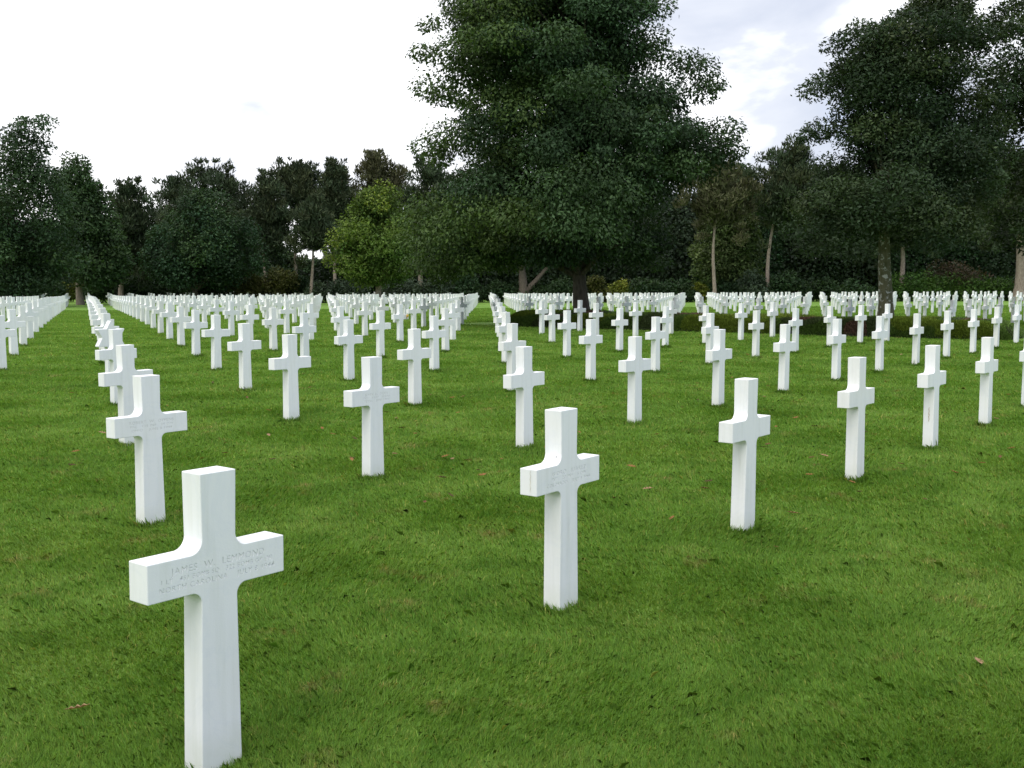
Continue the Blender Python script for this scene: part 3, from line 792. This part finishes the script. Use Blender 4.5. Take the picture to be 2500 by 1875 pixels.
# ---- the dark mass of undergrowth inside the wood
def undergrowth():
    rng = np.random.default_rng(77)
    n = 190000
    px = rng.uniform(-250, 2750, n); Y = rng.uniform(122, 165, n)
    top = np.interp(px, [-250, 0, 250, 360, 600, 660, 700, 840, 900, 1000, 1400, 1600, 2750], [540, 560, 570, 590, 600, 640, 655, 650, 590, 540, 520, 500, 480])
    top = top + 12 * np.sin(px * .045) + 8 * np.sin(px * .11)
    v = (937.5 - top) / FPX; zt = HCAM + Y * (v * CP - SP) / (CP + v * SP)
    X = (px - 1250) / FPX * Y; gz = ground_z(X, Y)
    z = gz + (zt - gz) * rng.random(n)
    Pp = np.stack([X, Y, z], 1)
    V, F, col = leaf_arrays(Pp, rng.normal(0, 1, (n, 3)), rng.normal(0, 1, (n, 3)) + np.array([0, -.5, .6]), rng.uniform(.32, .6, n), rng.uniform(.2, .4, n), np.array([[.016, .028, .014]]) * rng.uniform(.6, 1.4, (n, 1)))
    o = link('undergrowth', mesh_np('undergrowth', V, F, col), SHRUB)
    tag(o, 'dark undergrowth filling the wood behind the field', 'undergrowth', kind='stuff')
undergrowth()

# ------------------------------------------------------------------ heather beds in the strip under the trees
def heather_bed(label, j0, j1, seed):
    """a low clipped mound of heather between r 13.75 and 15.1, from j0 (right) to j1 (left)"""
    rng = np.random.default_rng(seed)
    r0, r1 = 13.72, 15.05
    wl = np.linalg.norm(W)
    nj, nr = max(8, int((j1 - j0) * 14)), 22
    c = lat((r0 + r1) / 2, (j0 + j1) / 2)
    def h(u, v, jj):
        # u along the strip 0..1, v across 0..1
        Lm = (j1 - j0) * wl
        e = np.minimum(u * Lm, (1 - u) * Lm) / .8; e = np.clip(e, 0, 1)
        s = np.clip(np.minimum(v, 1 - v) / .22, 0, 1)
        return .56 * np.sqrt(1 - (1 - e) ** 2) * np.sqrt(1 - (1 - s) ** 2) * (.88 + .08 * np.sin(jj * 3.1 + v * 4) + .06 * np.sin(jj * 8.3 + v * 7))
    u, v = np.meshgrid(np.linspace(0, 1, nj), np.linspace(0, 1, nr)); jj = j0 + u * (j1 - j0); rr_ = r0 + v * (r1 - r0)
    # rounded ends
    X = P0[0] + rr_ * U[0] + jj * W[0]; Y = P0[1] + rr_ * U[1] + jj * W[1]
    Z = ground_z(X, Y) + h(u, v, jj) * .80 - .03
    V = np.stack([X.ravel(), Y.ravel(), Z.ravel()], 1)
    i = np.arange(nr - 1)[:, None] * nj + np.arange(nj - 1)[None]
    F = np.stack([i, i + 1, i + 1 + nj, i + nj], -1).reshape(-1, 4)
    gz = float(ground_z(c[0], c[1])); org = np.array([c[0], c[1], gz])
    root = empty('heather_bed', (c[0], c[1], gz)); tag(root, label, 'flower bed', 'heather beds under the trees')
    def colour(jj, v):
        a = np.sin(jj * 4.1 + 1.5 * np.sin(v * 5 + jj)) + .5 * np.sin(jj * 9.7 + v * 3)
        base = np.tile(np.array([.090, .155, .030]), (len(jj), 1))
        base[a > .25] = (.15, .21, .028)
        base[a < -.6] = (.075, .105, .038)
        base[(a < -1.2)] = (.15, .09, .065)
        base[(v < .12)] *= .8
        return base
    link('soil_mound', mesh_np('soil_mound', V - org, F, np.tile(np.array([.02, .03, .01]), (len(V), 1)), smooth=True), HEATH, root)
    n = int(34000 * (j1 - j0))
    u = rng.random(n); v = rng.random(n); v = np.where(rng.random(n) < .45, v * .25, v)
    jj = j0 + u * (j1 - j0); rr_ = r0 + v * (r1 - r0)
    X = P0[0] + rr_ * U[0] + jj * W[0]; Y = P0[1] + rr_ * U[1] + jj * W[1]
    hh = h(u, v, jj); Z = ground_z(X, Y) + hh * rng.uniform(.78, 1.03, n)
    Pp = np.stack([X, Y, Z], 1)
    outw = np.stack([(v - .5) * U[0], (v - .5) * U[1], np.full(n, .9)], 1)
    T = norm(outw + rng.normal(0, .35, (n, 3)))
    col = colour(jj, v) * rng.uniform(.6, 1.4, (n, 1))
    V, F, cc = leaf_arrays(Pp, T, rng.normal(0, 1, (n, 3)), rng.uniform(.05, .11, n), rng.uniform(.016, .03, n), col)
    link('heather', mesh_np('heather', V - org, F, cc), HEATH, root)
heather_bed('long clipped heather bed green and brown under the two near trees', 1.18, 6.35, 5)
heather_bed('heather bed with reddish patches at the right edge beyond the grass gap', -3.2, 1.02, 6)

# ------------------------------------------------------------------ fallen leaves
def leaf_outline(lobes, rng):
    pts = []; n = lobes * 4
    for s in (1, -1):
        row = []
        for k in range(n + 1):
            t = k / n
            w = .26 * math.sin(PI * t) ** .7 * (.62 + .38 * math.cos(t * lobes * 2 * PI)) + .012
            row.append((t - .5, s * w))
        pts.append(row)
    return pts
def dry_leaf_mesh(seed, col):
    rng = random.Random(seed); a, b = leaf_outline(4, rng)
    V = []; F = []
    cur = rng.uniform(.15, .5); n = len(a)
    for (x, y), (x2, y2) in zip(a, b):
        zc = cur * x * x
        V += [(x, y, zc + abs(y) * .55), (x, 0, zc - .01), (x, y2, zc + abs(y2) * .35)]
    for k in range(n - 1):
        i = k * 3; F += [[i, i + 1, i + 4, i + 3], [i + 1, i + 2, i + 5, i + 4]]
    V += [(.5, -.012, cur * .25), (.5, .012, cur * .25), (.68, .01, cur * .25 + .03), (.68, -.01, cur * .25 + .03)]; m = len(V)
    F.append([m - 4, m - 3, m - 2, m - 1])
    V = np.array(V); V[:, 2] -= V[:, 2].min()
    c = np.tile(np.array(col), (len(V), 1)) * np.array([[rng.uniform(.75, 1.2)] for _ in V])
    me = mesh_np('fallen_leaf', V, np.array(F), c); me.materials.append(DRYLEAF); return me
LM = [dry_leaf_mesh(1, (.33, .20, .12)), dry_leaf_mesh(2, (.26, .12, .05)), dry_leaf_mesh(3, (.14, .07, .035)), dry_leaf_mesh(4, (.26, .13, .05)), dry_leaf_mesh(5, (.09, .05, .03))]
CN = ['pale brown', 'rust brown', 'dark brown', 'orange brown', 'blackish']
def nearest(X, Y):
    best = min(NEAR, key=lambda c: (c[3] - X) ** 2 + (c[0] - Y) ** 2)
    dx, dy = X - best[3], Y - best[0]
    side = ('behind' if dy > 0 else 'in front of') if abs(dy) > abs(dx) else ('right of' if dx > 0 else 'left of')
    n = order[(best[1], best[2])]; rn = ROWN.get(best[2], ORD[best[2] + 1] + ' row')
    return side, ORD[min(n, 30)], rn
LG = 'fallen leaves scattered on the lawn'
def put_leaf(X, Y, m, size, label, rot, first=False, tilt=.25):
    o = bpy.data.objects.new('fallen_leaf', LM[m]); C.objects.link(o)
    o.location = (X, Y, float(ground_z(X, Y)) + .030 + .016 * (Y > 8)); o.scale = (size, size, size)
    o.rotation_euler = (random.uniform(-tilt, tilt), random.uniform(-tilt, tilt), rot)
    tag(o, label, 'leaf', LG)
    return o
X, Y = gpt(190, 1742)
put_leaf(X, Y, 0, .090, 'large pale lobed oak leaf lying on the grass left of the nearest cross', .35, tilt=.1).rotation_euler = (-.35, -.1, .35)
spots = [(859, 1135), (968, 1031), (1029, 1031), (981, 1054), (1014, 1068), (1118, 1016), (1130, 976), (1051, 972), (1168, 1161), (1177, 1175), (1223, 1132), (1105, 1132), (1037, 1240), (1101, 1223), (787, 1058), (1414, 1063),
         (1895, 1344), (1721, 1207), (1499, 1226), (1640, 1276), (1603, 1070), (1936, 1262), (1981, 1133), (1988, 1051), (1942, 1029), (1541, 1151), (2389, 1625), (550, 1117), (665, 1134), (409, 1000), (175, 965), (250, 1067), (2257, 1231), (2097, 1218),
         (2330, 1170), (2396, 1146), (480, 1858)]
used = {}
for i, (px, py) in enumerate(spots):
    X, Y = gpt(px, py); m = (i * 7 + 3) % 5
    s, n, rn = nearest(X, Y)
    lab = '%s leaf %s the %s cross from left, %s' % (CN[m], s, n, rn)
    used[lab] = used.get(lab, 0) + 1
    if used[lab] > 1: lab += ', %s one there' % ORD[used[lab]]
    put_leaf(X, Y, m, random.uniform(.06, .09), lab, random.uniform(0, 6))
rl = random.Random(9)
for i in range(170):
    Y = rl.uniform(8, 34); px = 2500 * rl.random() ** .5
    X = at(px, Y)
    if min((c[3] - X) ** 2 + (c[0] - Y) ** 2 for c in NEAR) < .04: continue
    m = rl.choice([0, 1, 2, 2, 3, 4])
    s, n, rn = nearest(X, Y)
    lab = 'small %s leaf %s the %s cross from left, %s' % (CN[m], s, n, rn)
    used[lab] = used.get(lab, 0) + 1
    if used[lab] > 1: continue
    put_leaf(X, Y, m, rl.uniform(.06, .09), lab, rl.uniform(0, 6))

# ------------------------------------------------------------------ little posy fixed to a cross
def posy():
    X, Y = lat(9, 5); z = float(ground_z(X, Y))
    M = Matrix.Translation((X, Y, z)) @ Matrix.Rotation(THETA, 4, 'Z')
    p = M @ Vector((.165, -TH - .035, .685))
    root = empty('flower_posy', p, THETA); tag(root, 'small yellow and brown posy hung on the arm of a mid distance cross', 'flowers')
    yel = plain('yellow_petals', (.75, .52, .10)); brn = plain('brown_stalks', (.16, .10, .05))
    for k in range(7):
        a = k * 2 * PI / 6; r = 0 if k == 6 else .030
        bm = bmesh.new()
        c = bm.verts.new((0, -.012, 0)); ring = []
        for q in range(16):
            t = q * 2 * PI / 16; rr_ = .020 if q % 2 == 0 else .011
            ring.append(bm.verts.new((rr_ * math.cos(t), .004 if q % 2 else -.004, rr_ * math.sin(t))))
        for q in range(16): bm.faces.new((c, ring[q], ring[(q + 1) % 16]))
        bmesh.ops.translate(bm, verts=bm.verts, vec=(r * math.cos(a), -.02 + .004 * (k % 3), .01 + r * math.sin(a)))
        link('flower', bm_mesh('flower', bm), yel, root)
    parts = [tube([(0.012 * math.cos(k), .0, .02), (0.01 * math.cos(k), .006, -.02), (.022 * math.cos(k * 1.3), .0, -.07)], [.004, .004, .003], 5) for k in range(7)]
    V, F = merge(parts); link('stalks', mesh_np('stalks', V, F), brn, root)
posy()

# ------------------------------------------------------------------ sky, sun, camera
SUN_EL, SUN_AZ = math.radians(62), math.radians(-172)      # azimuth from +Y towards +X: high on the left
world = bpy.data.worlds.new('World'); bpy.context.scene.world = world; world.use_nodes = True
nt = world.node_tree; nt.nodes.clear()
out = nt.nodes.new('ShaderNodeOutputWorld'); bg = nt.nodes.new('ShaderNodeBackground')
sky = nt.nodes.new('ShaderNodeTexSky'); sky.sky_type = 'NISHITA'; sky.sun_disc = False
sky.sun_elevation = SUN_EL; sky.sun_rotation = SUN_AZ; sky.dust_density = 2.0
tc = nt.nodes.new('ShaderNodeTexCoord')
mp = nt.nodes.new('ShaderNodeMapping'); mp.inputs['Scale'].default_value = (1.0, 1.0, 3.0)
nt.links.new(tc.outputs['Generated'], mp.inputs[0])
n1 = N(nt, 'ShaderNodeTexNoise', Scale=3.4, Detail=7.0, Roughness=.5, Distortion=.5); nt.links.new(mp.outputs[0], n1.inputs['Vector'])
# thin bright cloud towards the hidden sun, greyer cloud away from it
sep = nt.nodes.new('ShaderNodeVectorMath'); sep.operation = 'DOT_PRODUCT'
sep.inputs[1].default_value = (-.78, .26, .50)
nt.links.new(tc.outputs['Generated'], sep.inputs[0])
ma = nt.nodes.new('ShaderNodeMath'); ma.operation = 'MULTIPLY_ADD'; ma.inputs[1].default_value = .46
mc = nt.nodes.new('ShaderNodeMath'); mc.operation = 'MULTIPLY_ADD'; mc.inputs[1].default_value = 1.15; mc.inputs[2].default_value = -.055
nt.links.new(n1.outputs[0], mc.inputs[0])
nt.links.new(sep.outputs['Value'], ma.inputs[0]); nt.links.new(mc.outputs[0], ma.inputs[2])
cr = ramp(nt, [(.30, (4.6, 5.3, 7.0)), (.46, (4.5, 4.8, 5.6)), (.59, (5.4, 5.6, 6.2)), (.71, (9.4, 9.4, 9.6))])
nt.links.new(ma.outputs[0], cr.inputs[0])
mx = nt.nodes.new('ShaderNodeMix'); mx.data_type = 'RGBA'; mx.inputs[0].default_value = .90
nt.links.new(sky.outputs[0], mx.inputs[6]); nt.links.new(cr.outputs[0], mx.inputs[7])
nt.links.new(mx.outputs[2], bg.inputs['Color']); bg.inputs['Strength'].default_value = .11
nt.links.new(bg.outputs[0], out.inputs[0])

sl = bpy.data.lights.new('sun', 'SUN'); sl.energy = 1.5; sl.angle = math.radians(45); sl.color = (1.0, .97, .93)
so = bpy.data.objects.new('sun', sl); C.objects.link(so)
d = Vector((math.sin(SUN_AZ) * math.cos(SUN_EL), math.cos(SUN_AZ) * math.cos(SUN_EL), math.sin(SUN_EL)))
so.rotation_euler = d.to_track_quat('Z', 'Y').to_euler()

cam = bpy.data.cameras.new('camera'); co = bpy.data.objects.new('camera', cam); C.objects.link(co)
co.location = (0, 0, HCAM); co.rotation_euler = (PI / 2 - PITCH, 0, 0)
cam.sensor_width = 36; cam.lens = 36 * FPX / 2500; cam.clip_start = .05; cam.clip_end = 4000
sc = bpy.context.scene
sc.camera = co
sc.view_settings.view_transform = 'Standard'; sc.view_settings.look = 'None'; sc.view_settings.gamma = 1; sc.view_settings.exposure = 0.6
